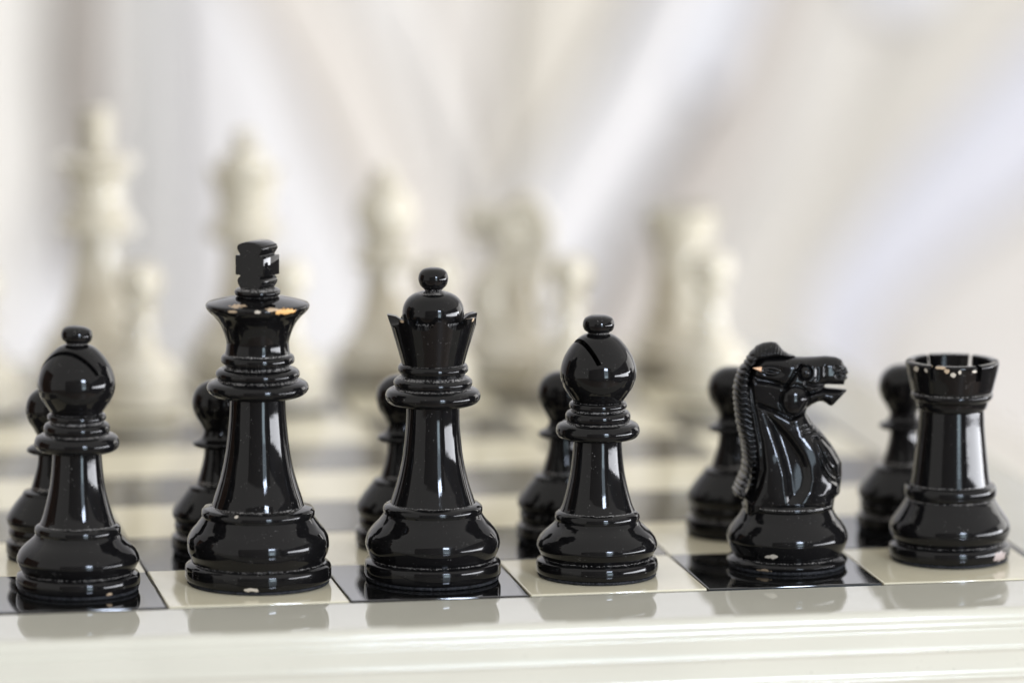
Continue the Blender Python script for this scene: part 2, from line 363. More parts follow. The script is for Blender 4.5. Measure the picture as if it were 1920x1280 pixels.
# queen: coronet with seven points, dome, ball
def coronet():
    seg, n = 280, 7; V = []; F = []
    zb = 1.205; ztip = 1.478; dep = 0.058
    def top(t):
        u = (t/(2*math.pi)*n) % 1.0
        w = abs(2*u-1)/0.74                      # a blunt tip between round scoops
        return ztip - dep*math.sqrt(max(0.0, 1-w*w)) if w < 1 else ztip
    levels = 9
    def ring(fn):
        i0 = len(V)
        for k in range(seg):
            V.append(tuple(c*S for c in fn(2*math.pi*k/seg)))
        return i0
    rows = []
    rows.append(ring(lambda t: (0.160*math.cos(t), 0.160*math.sin(t), zb-0.01)))
    for l in range(levels+1):
        f = l/levels
        def fn(t, f=f):
            z = zb + (top(t)-zb)*f
            r = 0.1746 + (0.2555-0.1746)*((z-zb)/(ztip-zb))**1.06
            return (r*math.cos(t), r*math.sin(t), z)
        rows.append(ring(fn))
    def lip(t):
        z = top(t); r = 0.1746 + (0.2555-0.1746)*((z-zb)/(ztip-zb))**1.06 - 0.007
        return (r*math.cos(t), r*math.sin(t), z+0.0005)
    rows.append(ring(lip))
    rows.append(ring(lambda t: (0.208*math.cos(t), 0.208*math.sin(t), 0.9*top(t)+0.1*1.437-0.004)))
    rows.append(ring(lambda t: (0.160*math.cos(t), 0.160*math.sin(t), 1.437)))
    for a, b in zip(rows[:-1], rows[1:]):
        for k in range(seg):
            k2 = (k+1) % seg; F.append((a+k, a+k2, b+k2, b+k))
    V.append((0, 0, 1.437*S)); c = len(V)-1
    for k in range(seg): F.append((rows[-1]+k, rows[-1]+(k+1) % seg, c))
    V.append((0, 0, (zb-0.01)*S)); c = len(V)-1
    for k in range(seg): F.append((rows[0]+(k+1) % seg, rows[0]+k, c))
    return mesh('coronet', V, F, 30)
MESH['queen/coronet'] = coronet()
MESH['queen/dome'] = lathe('dome', [(0.0,1.42,'s'),(0.160,1.42,'s'),(0.169,1.46),(0.1712,1.492),(0.165,1.53),(0.143,1.568),(0.108,1.594),(0.065,1.609,'s'),(0.05,1.612,'s'),(0.0,1.612,'s')], 112, [(1.418,1.445),(1.60,1.613)])
MESH['queen/ball'] = lathe('ball', [(0,1.60,'s'),(0.048,1.60,'s'),(0.045,1.612),(0.052,1.622,'s'),(0.072,1.642),(0.082,1.668),(0.0825,1.69),(0.074,1.715),(0.054,1.733),(0.025,1.741),(0,1.742,'s')], 80, [(1.60,1.625)])

# bishop: mitre with its slot, knob
def slot_cutter(ang=73, th=0.025):
    # slab in the plane that sinks inwards; opening faces local -y
    fo, up = 0.40*0.2124, 0.385*0.2124 + 1.127
    bm = bmesh.new(); bmesh.ops.create_cube(bm, size=1)
    for v in bm.verts:
        v.co = Vector((v.co.x*0.9, v.co.y*0.6 - 0.3, v.co.z*th))*S        # y from 0 (end of the slot) to -0.6
    bmesh.ops.rotate(bm, verts=bm.verts, cent=(0,0,0), matrix=Matrix.Rotation(-R(ang), 3, 'X'))
    bmesh.ops.translate(bm, verts=bm.verts, vec=Vector((0, -fo, up))*S)
    me = bpy.data.meshes.new("slot"); bm.to_mesh(me); bm.free(); return me
def mitre():
    P = part_profile(PROF['bishop'], 0.9803, 1.3586)
    return boolean(lathe('mitre', P, 144), [slot_cutter()], 'mitre')
MESH['bishop/mitre'] = mitre()
MESH['bishop/knob'] = lathe('knob', [(0,1.345,'s'),(0.056,1.345,'s'),(0.055,1.358),(0.062,1.367,'s'),(0.080,1.380),(0.088,1.402),(0.087,1.422),(0.077,1.444),(0.052,1.458),(0.024,1.463),(0,1.464,'s')], 80, [(1.345,1.37)])

# rook: turret with six cuts
def turret():
    P = part_profile(PROF['rook'], 0.8534, 1.1326, True, False)
    P += [(0.255,1.137,'s'),(0.226,1.136,'s'),(0.218,1.128,'s'),(0.212,1.06,'s'),(0.205,1.035,'s'),(0,1.03,'s')]
    me = lathe('turret', P, 144, GROOVES['rook'])
    cut = []
    for a in (-25, 35, 95):
        bm = bmesh.new(); bmesh.ops.create_cube(bm, size=1)
        for v in bm.verts: v.co = Vector((v.co.x*0.036, v.co.y*0.8, 1.149 + v.co.z*0.2))*S
        bmesh.ops.rotate(bm, verts=bm.verts, cent=(0,0,0), matrix=Matrix.Rotation(R(a), 3, 'Z'))
        c = bpy.data.meshes.new("c"); bm.to_mesh(c); bm.free(); cut.append(c)
    return boolean(me, cut, 'turret')
MESH['rook/turret'] = turret()

# ------------------------------------------------------------------ knight: carved head, built as an implicit solid
def surface_nets(Fv, org, h, name, ang=40, relax=0.4):
    ins = Fv < 0
    nx, ny, nz = Fv.shape
    acc = np.zeros((nx-1, ny-1, nz-1, 3)); cnt = np.zeros((nx-1, ny-1, nz-1))
    cor = [(i, j, k) for i in (0, 1) for j in (0, 1) for k in (0, 1)]
    def sl(a, c): return a[c[0]:nx-1+c[0], c[1]:ny-1+c[1], c[2]:nz-1+c[2]]
    for a in cor:
        for ax in range(3):
            if a[ax]: continue
            b = list(a); b[ax] = 1; b = tuple(b)
            fa, fb = sl(Fv, a), sl(Fv, b)
            cr = (fa < 0) != (fb < 0)
            t = np.where(cr, fa/np.where(cr, fa-fb, 1), 0)
            for d in range(3):
                p = a[d] + (t if d == ax else 0)
                acc[..., d] += np.where(cr, p, 0)
            cnt += cr
    act = cnt > 0
    idx = -np.ones(act.shape, int); idx[act] = np.arange(act.sum())
    I = np.argwhere(act)
    V = (I + acc[act]/cnt[act][:, None])*h + np.array(org)
    quads = []
    for ax in range(3):
        o1, o2 = [(1, 2), (2, 0), (0, 1)][ax]
        s0 = [slice(1, -1)]*3; s0[ax] = slice(0, -1)
        s1 = [slice(1, -1)]*3; s1[ax] = slice(1, None)
        a, b = ins[tuple(s0)], ins[tuple(s1)]
        for pol in (0, 1):
            E = np.argwhere((a & ~b) if pol == 0 else (~a & b))
            E = E + 1; E[:, ax] -= 1
            def g(d1, d2):
                q = E.copy(); q[:, o1] -= d1; q[:, o2] -= d2
                return idx[q[:, 0], q[:, 1], q[:, 2]]
            Q = [g(1, 1), g(0, 1), g(0, 0), g(1, 0)]
            if pol: Q = Q[::-1]
            quads.append(np.stack(Q, 1))
    Fq = np.concatenate(quads)
    me = bpy.data.meshes.new(name)
    me.from_pydata((V*S).tolist(), [], Fq.tolist()); me.validate()
    if relax:        # a light smoothing pass takes out the voxel steps
        bm = bmesh.new(); bm.from_mesh(me)
        bmesh.ops.smooth_vert(bm, verts=bm.verts, factor=relax, use_axis_x=True, use_axis_y=True, use_axis_z=True)
        bm.to_mesh(me); bm.free()
    return finish(me, ang)

def seg_dist(U, Vv, pts, closed=False):
    d = np.full(U.shape, 1e9); P = list(pts) + ([pts[0]] if closed else [])
    for (x0, y0), (x1, y1) in zip(P[:-1], P[1:]):
        dx, dy = x1-x0, y1-y0
        t = np.clip(((U-x0)*dx + (Vv-y0)*dy)/(dx*dx+dy*dy+1e-9), 0, 1)
        d = np.minimum(d, np.hypot(U-x0-t*dx, Vv-y0-t*dy))
    return d
def inside(U, Vv, P):
    c = np.zeros(U.shape, bool); n = len(P)
    for i in range(n):
        x0, y0 = P[i]; x1, y1 = P[(i+1) % n]
        if y0 == y1: continue
        c ^= ((Vv > min(y0, y1)) & (Vv <= max(y0, y1)) & (U < (x1-x0)*(Vv-y0)/(y1-y0)+x0))
    return c
def sdist(U, Vv, P):
    d = seg_dist(U, Vv, P, True)
    return np.where(inside(U, Vv, P), -d, d)
def blur(a, n):
    k = np.array([1, 2, 1])/4.0
    for _ in range(n):
        for ax in (0, 1):
            p = np.pad(a, [(1, 1) if i == ax else (0, 0) for i in (0, 1)], mode='edge')
            s = lambda o: tuple(slice(o, o+a.shape[i]) if i == ax else slice(None) for i in (0, 1))
            a = k[0]*p[s(0)] + k[1]*p[s(1)] + k[2]*p[s(2)]
    return a
def lerp(x, xs, ys): return np.interp(x, xs, ys)

HU0, PXU, ZV0, ZK = 1472.0, 331.0, 1.2750, 0.003060      # side view in photograph pixels -> squares
def grid(h, u0, u1, v0, v1, ymax):
    x = np.arange((u0-HU0)/PXU, (u1-HU0)/PXU, h); z = np.arange(ZV0-(v1-637.5)*ZK, ZV0-(v0-637.5)*ZK, h)
    y = np.arange(-ymax, ymax+h, h)
    X, Z = np.meshgrid(x, z, indexing='ij')
    U = X*PXU + HU0; Vv = 637.5 + (ZV0-Z)/ZK
    return x, y, z, X, Z, U, Vv

HORSE = [(1388,962),(1388,928),(1396,912),(1401,890),(1403,860),(1399,822),(1392,770),(1389,730),(1396,700),(1404,680),(1420,666),(1450,665),(1485,667),(1497.5,667.5),(1520,667),(1541,666),(1560,668),(1570,673),(1576,683),
    (1581,689),(1583,697.5),(1579,701),(1582.5,706),(1577,712),(1575,720),(1540,719),(1538,722),(1541,725),(1560,726.5),(1580,728.5),(1580.6,731),(1565,747.5),(1555,757.5),(1550,760),(1541,754),(1533.8,750.6),
    (1526,751),(1515,756),(1506,763),(1503.8,769),(1514,786.6),(1522,796),(1534.4,808.4),(1551.6,828.8),(1564,847.5),(1572,862),(1573,890),(1569.5,922.5),(1560,930),(1556,962)]
MANE = [(1485,666),(1472,662),(1460,655),(1452.5,646),(1447,640.6),(1437,638.8),(1422,640.6),(1410,646),(1401,655),(1393,663),(1388,673),(1381,683),(1375,691),(1370,707),(1366.5,724),(1367,742),(1370,767),(1373.4,791),(1382,822),(1386,854),(1384,877),(1376,897),(1367,918),(1372,925),
    (1382,928),(1398,926),(1410,900),(1417,869),(1415,822),(1404,760),(1397,715),(1400,690),(1412,674),(1440,668)]

def smoothstep(x, a, b):
    t = np.clip((x-a)/(b-a), 0, 1); return t*t*(3-2*t)

def make_horse(h):
    x, y, z, X, Z, U, Vv = grid(h, 1355, 1600, 628, 957, 0.27)
    d = sdist(U, Vv, HORSE)/PXU
    d = np.where(d > -0.03, d, -0.03 + blur(d+0.03, 6)*1.0)
    T = lerp(Vv, [660,700,750,790,830,880,915,935], [0.088,0.104,0.106,0.125,0.155,0.190,0.212,0.215])
    T = T*np.where(Vv < 765, lerp(U, [1380,1420,1470,1500,1530,1560,1585], [0.8,0.95,1.06,0.98,0.78,0.72,0.66]), 1.0)
    # lower body rounds over to the ring of the base
    w = smoothstep(Vv, 800, 900)
    T = T*(1 - w*(1-np.sqrt(np.clip(1-(X/0.335)**2, 0.05, 1))))
    Rr = lerp(Vv, [660,760,830,930], [0.050,0.075,0.115,0.10])*lerp(U - 0.0*Vv, [1395,1455], [0.42,1.0])
    c = np.zeros(U.shape)
    def groove(pts, w, dep, closed=False):
        nonlocal c
        c = c + dep*np.exp(-(seg_dist(U, Vv, pts, closed)/w)**2)
    groove([(1412,752),(1425,757),(1445,764),(1470,777),(1488,771),(1505,762)], 3.2, 0.030)
    groove([(1490,680),(1477,697),(1462,718)], 3.4, 0.030)
    groove([(1462,718),(1440,712),(1410,708)], 4.5, 0.018)
    groove([(1502,733),(1520,729),(1545,722)], 3.4, 0.040)
    groove([(1500,712),(1515,717),(1540,716),(1570,715)], 3.0, 0.022)
    groove([(1536,684),(1537,705)], 2.2, 0.010)
    groove([(1520,686),(1519,706)], 2.2, 0.006)
    groove([(1556,686),(1572,690)], 3.2, 0.012)
    de = np.hypot(U-1497.5, Vv-693)
    c = c + 0.028*np.exp(-((de-11)/2.8)**2)
    dn = np.hypot((U-1565)/1.3, Vv-699)
    c = c + 0.016*np.exp(-((dn-5)/2.2)**2)
    # cheek plate
    dc = np.hypot(U-1479, (Vv-744)/1.05)
    c = c - 0.006*smoothstep(26-dc, 0, 5) - 0.022*np.clip(1-(dc/26)**2, 0, 1) + 0.014*np.exp(-((dc-27)/2.5)**2)
    # ear pit
    c = c + 0.022*np.exp(-((U-1438)/16)**2 - ((Vv-690)/8)**2)
    groove([(1400,700),(1420,705),(1448,712)], 4, 0.02)
    # beside the mane
    groove([(1397,715),(1404,760),(1416,822),(1419,869),(1411,900),(1398,928)], 3.5, 0.018)
    # long hollow of the neck between two sharp crests
    hol = [(1417,756),(1444,776),(1466,797),(1483,819),(1497,840),(1506,862),(1509,885),(1504,908),(1487,931),(1462,931),(1457,905),(1455,880),(1448,850),(1440,826),(1430,795)]
    dh = -sdist(U, Vv, hol)
    c = c + 0.040*smoothstep(dh, -2.0, 17)
    # crest left of the hollow
    groove([(1428,850),(1433,890),(1440,925)], 14, -0.006)
    # leaf cut on the chest
    leaf = [(1513,813),(1521,838),(1529,866),(1544,888),(1561,899),(1568,886),(1566,862),(1550,836),(1531,815)]
    groove(leaf, 2.8, 0.022, True)
    groove([(1519,816),(1530,845),(1543,868),(1562,893)], 3.6, 0.024)
    groove([(1489,794),(1502,792),(1520,791)], 1.8, 0.012)
    groove([(1492,800),(1506,798),(1524,798)], 1.8, 0.010)
    groove([(1492,806),(1508,803),(1528,805)], 1.8, 0.012)
    Te = np.maximum(T - c, 0.02)
    e = np.maximum(0, 1 + d/Rr)**2
    Fv = (np.abs(y)[None, :, None]/Te[:, None, :])**2 + e[:, None, :] - 1
    Fv[:, :, 0] = 1; Fv[:, :, -1] = 1
    return surface_nets(Fv, (x[0], y[0], z[0]), h, 'horse_head', 50)

def make_mane(h):
    x, y, z, X, Z, U, Vv = grid(h, 1355, 1500, 628, 942, 0.14)
    d = sdist(U, Vv, MANE)
    neck = Vv - 0.20*U + 1.5*np.sin(U*0.35)
    s1 = 0.5+0.5*np.cos(2*math.pi*neck/10.6 + 0.9*np.sin(Vv*0.083))
    crest = U + 0.25*Vv
    s2 = 0.5+0.5*np.cos(2*math.pi*crest/6.0)
    s1 = s1**2.2
    wc = smoothstep(U, 1396, 1412)*(Vv < 675)
    s = s1*(1-wc) + s2*wc*0.6
    d = (d + 2.2*s1*(1-wc)*np.exp(-(d/7)**2))/PXU
    T = lerp(Vv, [640,662,690,760,860,930], [0.050,0.080,0.088,0.104,0.142,0.160])
    c = 0.014*s
    Te = np.maximum(T-c, 0.012)
    e = np.maximum(0, 1 + d/0.036)**2
    Fv = (np.abs(y)[None, :, None]/Te[:, None, :])**2 + e[:, None, :] - 1
    Fv[:, :, 0] = 1; Fv[:, :, -1] = 1
    return surface_nets(Fv, (x[0], y[0], z[0]), h, 'mane', 50, 0.15)
MESH['knight/head'] = make_horse(0.0046)
MESH['knight/mane'] = make_mane(0.0036)

def ear(side):
    bm = bmesh.new(); bmesh.ops.create_uvsphere(bm, u_segments=40, v_segments=28, radius=1)
    for v in bm.verts:
        p = v.co.copy()
        L_ = p.x                               # -1 tip, +1 root
        w = 0.030*(0.62+0.38*p.x) if p.x < 0 else 0.030*(0.62+0.2*p.x)
        q = Vector((p.x*0.092, p.y*0.030, p.z*w*1.25))
        if p.y*side > 0.0:                     # hollow of the ear, open to the outside
            k = math.exp(-((p.x-0.15)/0.5)**2 - (p.z/0.55)**2)
            q.y -= side*0.036*k
        v.co = q*S
    rot = Matrix.Rotation(R(11), 3, 'Y') @ Matrix.Rotation(R(-side*15), 3, 'Z')
    bmesh.ops.rotate(bm, verts=bm.verts, cent=(0,0,0), matrix=rot)
    cx, cz = (1427-HU0)/PXU, ZV0-(687-637.5)*ZK
    bmesh.ops.translate(bm, verts=bm.verts, vec=Vector((cx, side*0.100, cz))*S)
    me = bpy.data.meshes.new('ear'); bm.to_mesh(me); bm.free(); return finish(me, 60)
def eye(side):
    bm = bmesh.new(); bmesh.ops.create_uvsphere(bm, u_segments=24, v_segments=16, radius=1)
    cx, cz = (1497.5-HU0)/PXU, ZV0-(693-637.5)*ZK
    for v in bm.verts: v.co = Vector((v.co.x*0.028+cx, v.co.y*0.026+side*0.088, v.co.z*0.033+cz))*S
    me = bpy.data.meshes.new('eye'); bm.to_mesh(me); bm.free(); return finish(me, 60)
MESH['knight/ear'] = ear(-1); MESH['knight/ear_far'] = ear(1)
MESH['knight/eye'] = eye(-1); MESH['knight/eye_far'] = eye(1)
for k_, r_ in (('king',0.392),('queen',0.367),('bishop',0.330),('rook',0.333),('knight',0.330),('pawn',0.256)): felt(k_, r_)

PARTS = {
 'king': [('base','base'),('felt_pad','felt_pad'),('stem','stem'),('collar','collar'),('crown','crown'),('finial_ring','finial'),('cross','cross')],
 'queen': [('base','base'),('felt_pad','felt_pad'),('stem','stem'),('collar','collar'),('coronet','coronet'),('dome','dome'),('ball_finial','ball')],
 'bishop': [('base','base'),('felt_pad','felt_pad'),('stem','stem'),('collar','collar'),('mitre','mitre'),('knob','knob')],
 'rook': [('base','base'),('felt_pad','felt_pad'),('stem','stem'),('turret','turret')],
 'knight': [('base','base'),('felt_pad','felt_pad'),('horse_head','head'),('mane','mane'),('ear','ear'),('ear','ear_far'),('eye','eye'),('eye','eye_far')],
 'pawn': [('base','base'),('felt_pad','felt_pad'),('stem','stem'),('collar','collar'),('ball','ball')],
}
def view_az(x, y):
    """direction from a piece to the camera, as rotation from -y (radians, + turns to +x)"""
    return math.atan2(CAM_P[0]-x, y-CAM_P[1])
def piece(kind, x, y, rz, mat, label, name, group=None, lift=0.005):
    root = empty(name, (x*S, y*S, lift*S), rz)
    tag(root, label, "chess piece", group)
    if kind == 'pawn':
        k = random.uniform(0.985, 1.012); root.scale = (k, k, random.uniform(0.99, 1.012)); root.rotation_euler = (0, 0, random.uniform(0, 6))
    for pn, key in PARTS[kind]:
        o = link(pn, MESH[kind+'/'+key], M_FELT if pn == 'felt_pad' else mat, root)
    return root
# ------------------------------------------------------------------ the chessboard
board = empty("chessboard", (0, 0, 0))
tag(board, "glossy chessboard of cream and black lacquered squares with a moulded cream rim", "chessboard")
g = 0.010
for i in range(-3, 5):
    for j in range(8):
        light = (i+j) % 2 == 0
        key = ('TL' if light else 'TD')
        if key not in MESH:
            MESH[key] = box('tile', 0.5*g, 1-0.5*g, 0.5*g, 1-0.5*g, -0.10, 0.0, 0.007, 2)
        o = link("tile", MESH[key], M_TL if light else M_TD, board)
        dz = random.uniform(-0.003, 0.0)
        o.location = (i*S, j*S, dz*S); o.rotation_euler = (R(random.uniform(-0.12, 0.12)), R(random.uniform(-0.12, 0.12)), 0)
link("board_core", box('core', -3.0, 5.0, 0.0, 8.0, -0.60, -0.045), M_GROOVE, board)
# black stringing between the squares and the rim
st = 0.034
for (x0, x1, y0, y1) in ((-3, 5, -st, -0.003), (-3, 5, 8.003, 8+st), (-3-st, -3.003, -st, 8+st), (5.003, 5+st, -st, 8+st)):
    link("stringing", box('stringing', x0, x1, y0, y1, -0.05, -0.011), M_GROOVE if False else M_BLACK, board)
# moulded rim: section (outwards, down)
def arc(cx, cy, r, a0, a1, n=6):
    return [(cx + r*math.cos(R(a0+(a1-a0)*k/n)), cy + r*math.sin(R(a0+(a1-a0)*k/n))) for k in range(n+1)]
SEC = [(0.040, -0.30), (0.040, -0.009), (0.043, -0.006)]
SEC += [(0.30, -0.006), (0.690, -0.006)]
SEC += [(0.722, -0.010), (0.748, -0.019), (0.764, -0.032), (0.771, -0.046), (0.771, -0.060)]
SEC += [(0.767, -0.070), (0.768, -0.086), (0.777, -0.100)]                 # small quirk
SEC += arc(0.784, -0.113, 0.010, 90, 0, 5)
SEC += [(0.794, -0.150), (0.794, -0.200)]
SEC += arc(0.794, -0.219, 0.011, 80, -50, 6)
SEC += [(0.796, -0.245), (0.794, -0.285), (0.794, -0.335), (0.798, -0.352)]
SEC += arc(0.800, -0.371, 0.013, 80, -50, 6)
SEC += [(0.800, -0.40), (0.798, -0.52), (0.82, -0.56), (0.82, -0.62), (0.76, -0.64), (0.04, -0.64)]
def supported(sec, e=0.0025):
    out = []                                   # short supporting edges beside every long flat of the section
    for k, p in enumerate(sec):
        q = sec[(k+1) % len(sec)]; d = math.dist(p, q); out.append(p)
        if d > 0.03:
            out += [(p[0]+(q[0]-p[0])*e/d, p[1]+(q[1]-p[1])*e/d), (q[0]-(q[0]-p[0])*e/d, q[1]-(q[1]-p[1])*e/d)]
    return out
SEC = supported(SEC)
def rail(side):
    # each rail is mitred at its two ends
    V = []; F = []; n = len(SEC)
    for (o, z) in SEC:
        for e in (0, 1):
            if side == 'front': p = ((-3-o) if e == 0 else (5+o), -o, z)
            elif side == 'back': p = ((5+o) if e == 0 else (-3-o), 8+o, z)
            elif side == 'left': p = (-3-o, (8+o) if e == 0 else -o, z)
            else: p = (5+o, -o if e == 0 else (8+o), z)
            V.append(tuple(c*S for c in p))
    for k in range(n):
        k2 = (k+1) % n
        F.append((2*k, 2*k+1, 2*k2+1, 2*k2))
    F.append(tuple(2*k for k in range(n))); F.append(tuple(2*k+1 for k in reversed(range(n))))
    me = bpy.data.meshes.new('rail'); me.from_pydata(V, [], F); me.validate()
    bm = bmesh.new(); bm.from_mesh(me); bmesh.ops.recalc_face_normals(bm, faces=bm.faces); bm.to_mesh(me); bm.free()
    return finish(me, 40)
for sd in ('front', 'back', 'left', 'right'): link("rim_rail", rail(sd), M_RAIL, board)

# ------------------------------------------------------------------ black pieces
def sinaz(x, y, s):            # azimuth (deg from -y) of a point seen at sine s right of the piece's axis
    return math.degrees(view_az(x, y) + math.asin(s))
KX, KY = 0.577, 0.60
a = lambda s: sinaz(KX, KY, s)
M_KING = black_lacquer("black_lacquer_chipped_king", [
    (a(0.52), 0.22, 1.545, 0.085, 0.020, WOOD), (a(0.30), 0.22, 1.558, 0.05, 0.010, TAN), (a(-0.47), 0.22, 1.570, 0.060, 0.009, TAN), (a(-0.47), 0.22, 1.546, 0.030, 0.009, TAN),
    (a(0.0), 0.24, 1.548, 0.018, 0.010, PALE), (a(-0.09), 0.36, 0.028, 0.052, 0.014, PALE), (a(-0.39), 0.27, 0.412, 0.016, 0.010, PALE)])
black_king = piece('king', KX, KY, 0, M_KING, "tall black king with a cross on top and chipped lacquer on its crown rim", "king")
for ch in black_king.children:
    if ch.name.startswith('cross'): ch.rotation_euler = (0, 0, view_az(KX, KY) - R(34))
QX, QY = 1.550, 0.545
M_QUEEN = black_lacquer("black_lacquer_chipped_queen", [
    (-43.6 + 80, 0.2, 1.468, 0.015, 0.010, TAN), (60.5 + 80, 0.2, 1.468, 0.010, 0.012, TAN)], 0.6)
black_queen = piece('queen', QX, QY, 0, M_BLACK, "black queen with a scalloped coronet and round ball on top", "queen")
for ch in black_queen.children:
    if ch.name.startswith('coronet'):
        ch.rotation_euler = (0, 0, view_az(QX, QY) - math.pi/2 + R(10))
        ch.material_slots[0].material = M_QUEEN
BX, BY = 2.475, 0.494
black_bishop = piece('bishop', BX, BY, 0, M_BLACK, "black bishop between the black queen and the black knight, its slot open to the left", "bishop", "black bishops")
for ch in black_bishop.children:
    if ch.name.startswith('mitre'): ch.rotation_euler = (0, 0, view_az(BX, BY) - R(63))
LX, LY = -0.429, 0.56
M_BL = black_lacquer("black_lacquer_chipped_bishop", [(sinaz(LX, LY, 0.50), 0.28, 0.022, 0.030, 0.010, TAN)], 0.6)
left_bishop = piece('bishop', LX, LY, 0, M_BL, "leftmost black bishop, beside the black king, with its slot facing front", "bishop", "black bishops")
for ch in left_bishop.children:
    if ch.name.startswith('mitre'): ch.rotation_euler = (0, 0, view_az(LX, LY) - R(29))
    if ch.name.startswith('knob'):
        piv = Vector((0, 0, 1.37*S)); rr = Matrix.Rotation(R(5), 4, 'Y')
        ch.matrix_local = Matrix.Translation(piv) @ rr @ Matrix.Scale(0.97, 4) @ Matrix.Translation(-piv)
NX, NY = 3.595, 0.60
b_ = lambda s: sinaz(NX, NY, s)
HROT = view_az(NX, NY) + R(8)
M_KN = black_lacquer("black_lacquer_chipped_knight", [
    (b_(-0.27) - math.degrees(HROT), 0.24, 0.098, 0.045, 0.016, PALE), (b_(-0.36) - math.degrees(HROT), 0.27, 0.020, 0.055, 0.012, TAN)])
M_EAR = black_lacquer("black_lacquer_chipped_ear", [(0, 0.0, 1.137, 0.0, 0.0, TAN)][:0], 0.5)
black_knight = piece('knight', NX, NY, HROT, M_KN, "black knight with a ridged mane, its horse head facing right", "knight")
# bare wood on the tip of the near ear
def ear_chip_material():
    m = black_lacquer("black_lacquer_bare_ear_tip"); nt = m.node_tree; L = nt.links.new
    b = nt.nodes["Principled BSDF"]; src = b.inputs["Base Color"].links[0].from_socket
    tc = nd(nt, "ShaderNodeTexCoord"); sp = nd(nt, "ShaderNodeSeparateXYZ"); L(tc.outputs["Object"], sp.inputs[0])
    no = nd(nt, "ShaderNodeTexNoise"); no.inputs["Scale"].default_value = 900; L(tc.outputs["Object"], no.inputs["Vector"])
    lim = (1415-HU0)/PXU*S
    v = math_(nt, 'ADD', math_(nt, 'SUBTRACT', lim, sp.outputs[0]), math_(nt, 'MULTIPLY', math_(nt, 'SUBTRACT', no.outputs["Fac"], 0.5), 0.0012))
    f = math_(nt, 'MULTIPLY', v, 6000, True)
    mx = nd(nt, "ShaderNodeMix", data_type='RGBA'); L(f, mx.inputs[0]); L(src, mx.inputs[6]); mx.inputs[7].default_value = (0.60, 0.38, 0.24, 1)
    L(mx.outputs[2], b.inputs["Base Color"])
    return m
for ch in black_knight.children:
    if ch.data == MESH['knight/mane']: ch.material_slots[0].material = M_MANE
    if ch.data == MESH['knight/ear']: ch.material_slots[0].material = ear_chip_material()
RX, RY = 4.554, 0.63
c_ = lambda s: sinaz(RX, RY, s)
M_RK = black_lacquer("black_lacquer_chipped_rook", [
    (c_(-0.57), 0.2, 1.108, 0.026, 0.018, PALE), (c_(-0.32), 0.2, 1.104, 0.014, 0.020, PALE), (c_(-0.02), 0.2, 1.130, 0.055, 0.008, TAN),
    (c_(0.16), 0.2, 1.115, 0.018, 0.018, TAN), (c_(0.29), 0.2, 1.092, 0.017, 0.018, PALE), (c_(0.42), 0.2, 1.108, 0.010, 0.014, PALE),
    (c_(0.72), 0.16, 1.110, 0.028, 0.010, PALE), (c_(0.84), 0.22, 0.045, 0.075, 0.036, (0.22, 0.18, 0.165))])
black_rook = piece('rook', RX, RY, 0, M_RK, "black rook with chipped battlements at the right end of the row", "rook")
for ch in black_rook.children:
    if ch.name.startswith('turret'): ch.rotation_euler = (0, 0, view_az(RX, RY))
wh = {0: "leftmost", 1: "black king", 2: "black queen"}
for x, y, lab in ((-0.475, 1.50, "leftmost black pawn, half hidden behind the leftmost bishop"),
                  (0.475, 1.50, "black pawn half hidden behind the black king"),
                  (1.54, 1.52, "black pawn half hidden behind the black queen"),
                  (2.48, 1.50, "black pawn half hidden behind the black bishop beside the knight"),
                  (3.50, 1.56, "black pawn half hidden behind the mane of the black knight"),
                  (4.51, 1.50, "rightmost black pawn, half hidden behind the black rook")):
    piece('pawn', x, y, 0, M_BLACK, lab, "pawn", "black pawns")

# ------------------------------------------------------------------ white pieces across the board
va = view_az
piece('king', 0.44, 7.5, va(0.5, 7.5)+R(60), M_IVORY, "blurred cream king, the tallest piece of the far row", "king")
piece('queen', 1.46, 7.5, 0, M_IVORY, "blurred cream queen with a pointed top, behind the black king", "queen")
piece('bishop', 2.43, 7.5, 0.6, M_IVORY, "blurred cream bishop between the cream queen and cream knight", "bishop", "white bishops")
piece('bishop', -0.50, 7.5, 0.4, M_IVORY, "blurred cream bishop cut off by the left edge of the picture", "bishop", "white bishops")
piece('knight', 3.30, 7.5, math.pi + R(-14), M_IVORY, "blurred cream knight facing left across the board", "knight")
piece('rook', 4.52, 7.5, 0.3, M_IVORY, "blurred cream rook at the right end of the far row", "rook")
for x, y, lab in ((0.62, 6.5, "blurred cream pawn in front of the cream king"),
                  (1.60, 6.5, "blurred cream pawn in front of the cream queen, right of the black king"),
                  (2.62, 6.5, "blurred cream pawn in front of the cream bishop, above the black queen"),
                  (3.53, 6.5, "blurred cream pawn in front of the cream knight, left of the black bishop's knob"),
                  (4.50, 6.5, "blurred cream pawn in front of the cream rook, catching a bright highlight"),
                  (-0.45, 6.5, "blurred cream pawn at the left edge, in front of the cut off bishop")):
    piece('pawn', x, y, 0, M_IVORY, lab, "pawn", "white pawns")

# ------------------------------------------------------------------ table, floor, wall and draped curtain
M_TABLE = plain("pale_painted_table", (0.62, 0.58, 0.51), 0.25, 1.45, 0.03, 12)
link("table_top", box('table_top', -5.5, 7.4, -0.2, 11.0, -1.35, -0.70, 0.06, 3), M_TABLE, None, "structure")
link("board_foot", box('board_foot', -2.6, 4.6, 0.4, 7.6, -0.70, -0.638), M_TABLE, board)
M_FLOOR = plain("floor_boards", (0.26, 0.20, 0.15), 0.35, 1.45, 0.15, 4)
fl = link("floor", box('floor', -90, 90, -90, 60, -17.4, -16.7), M_FLOOR, None, "structure")
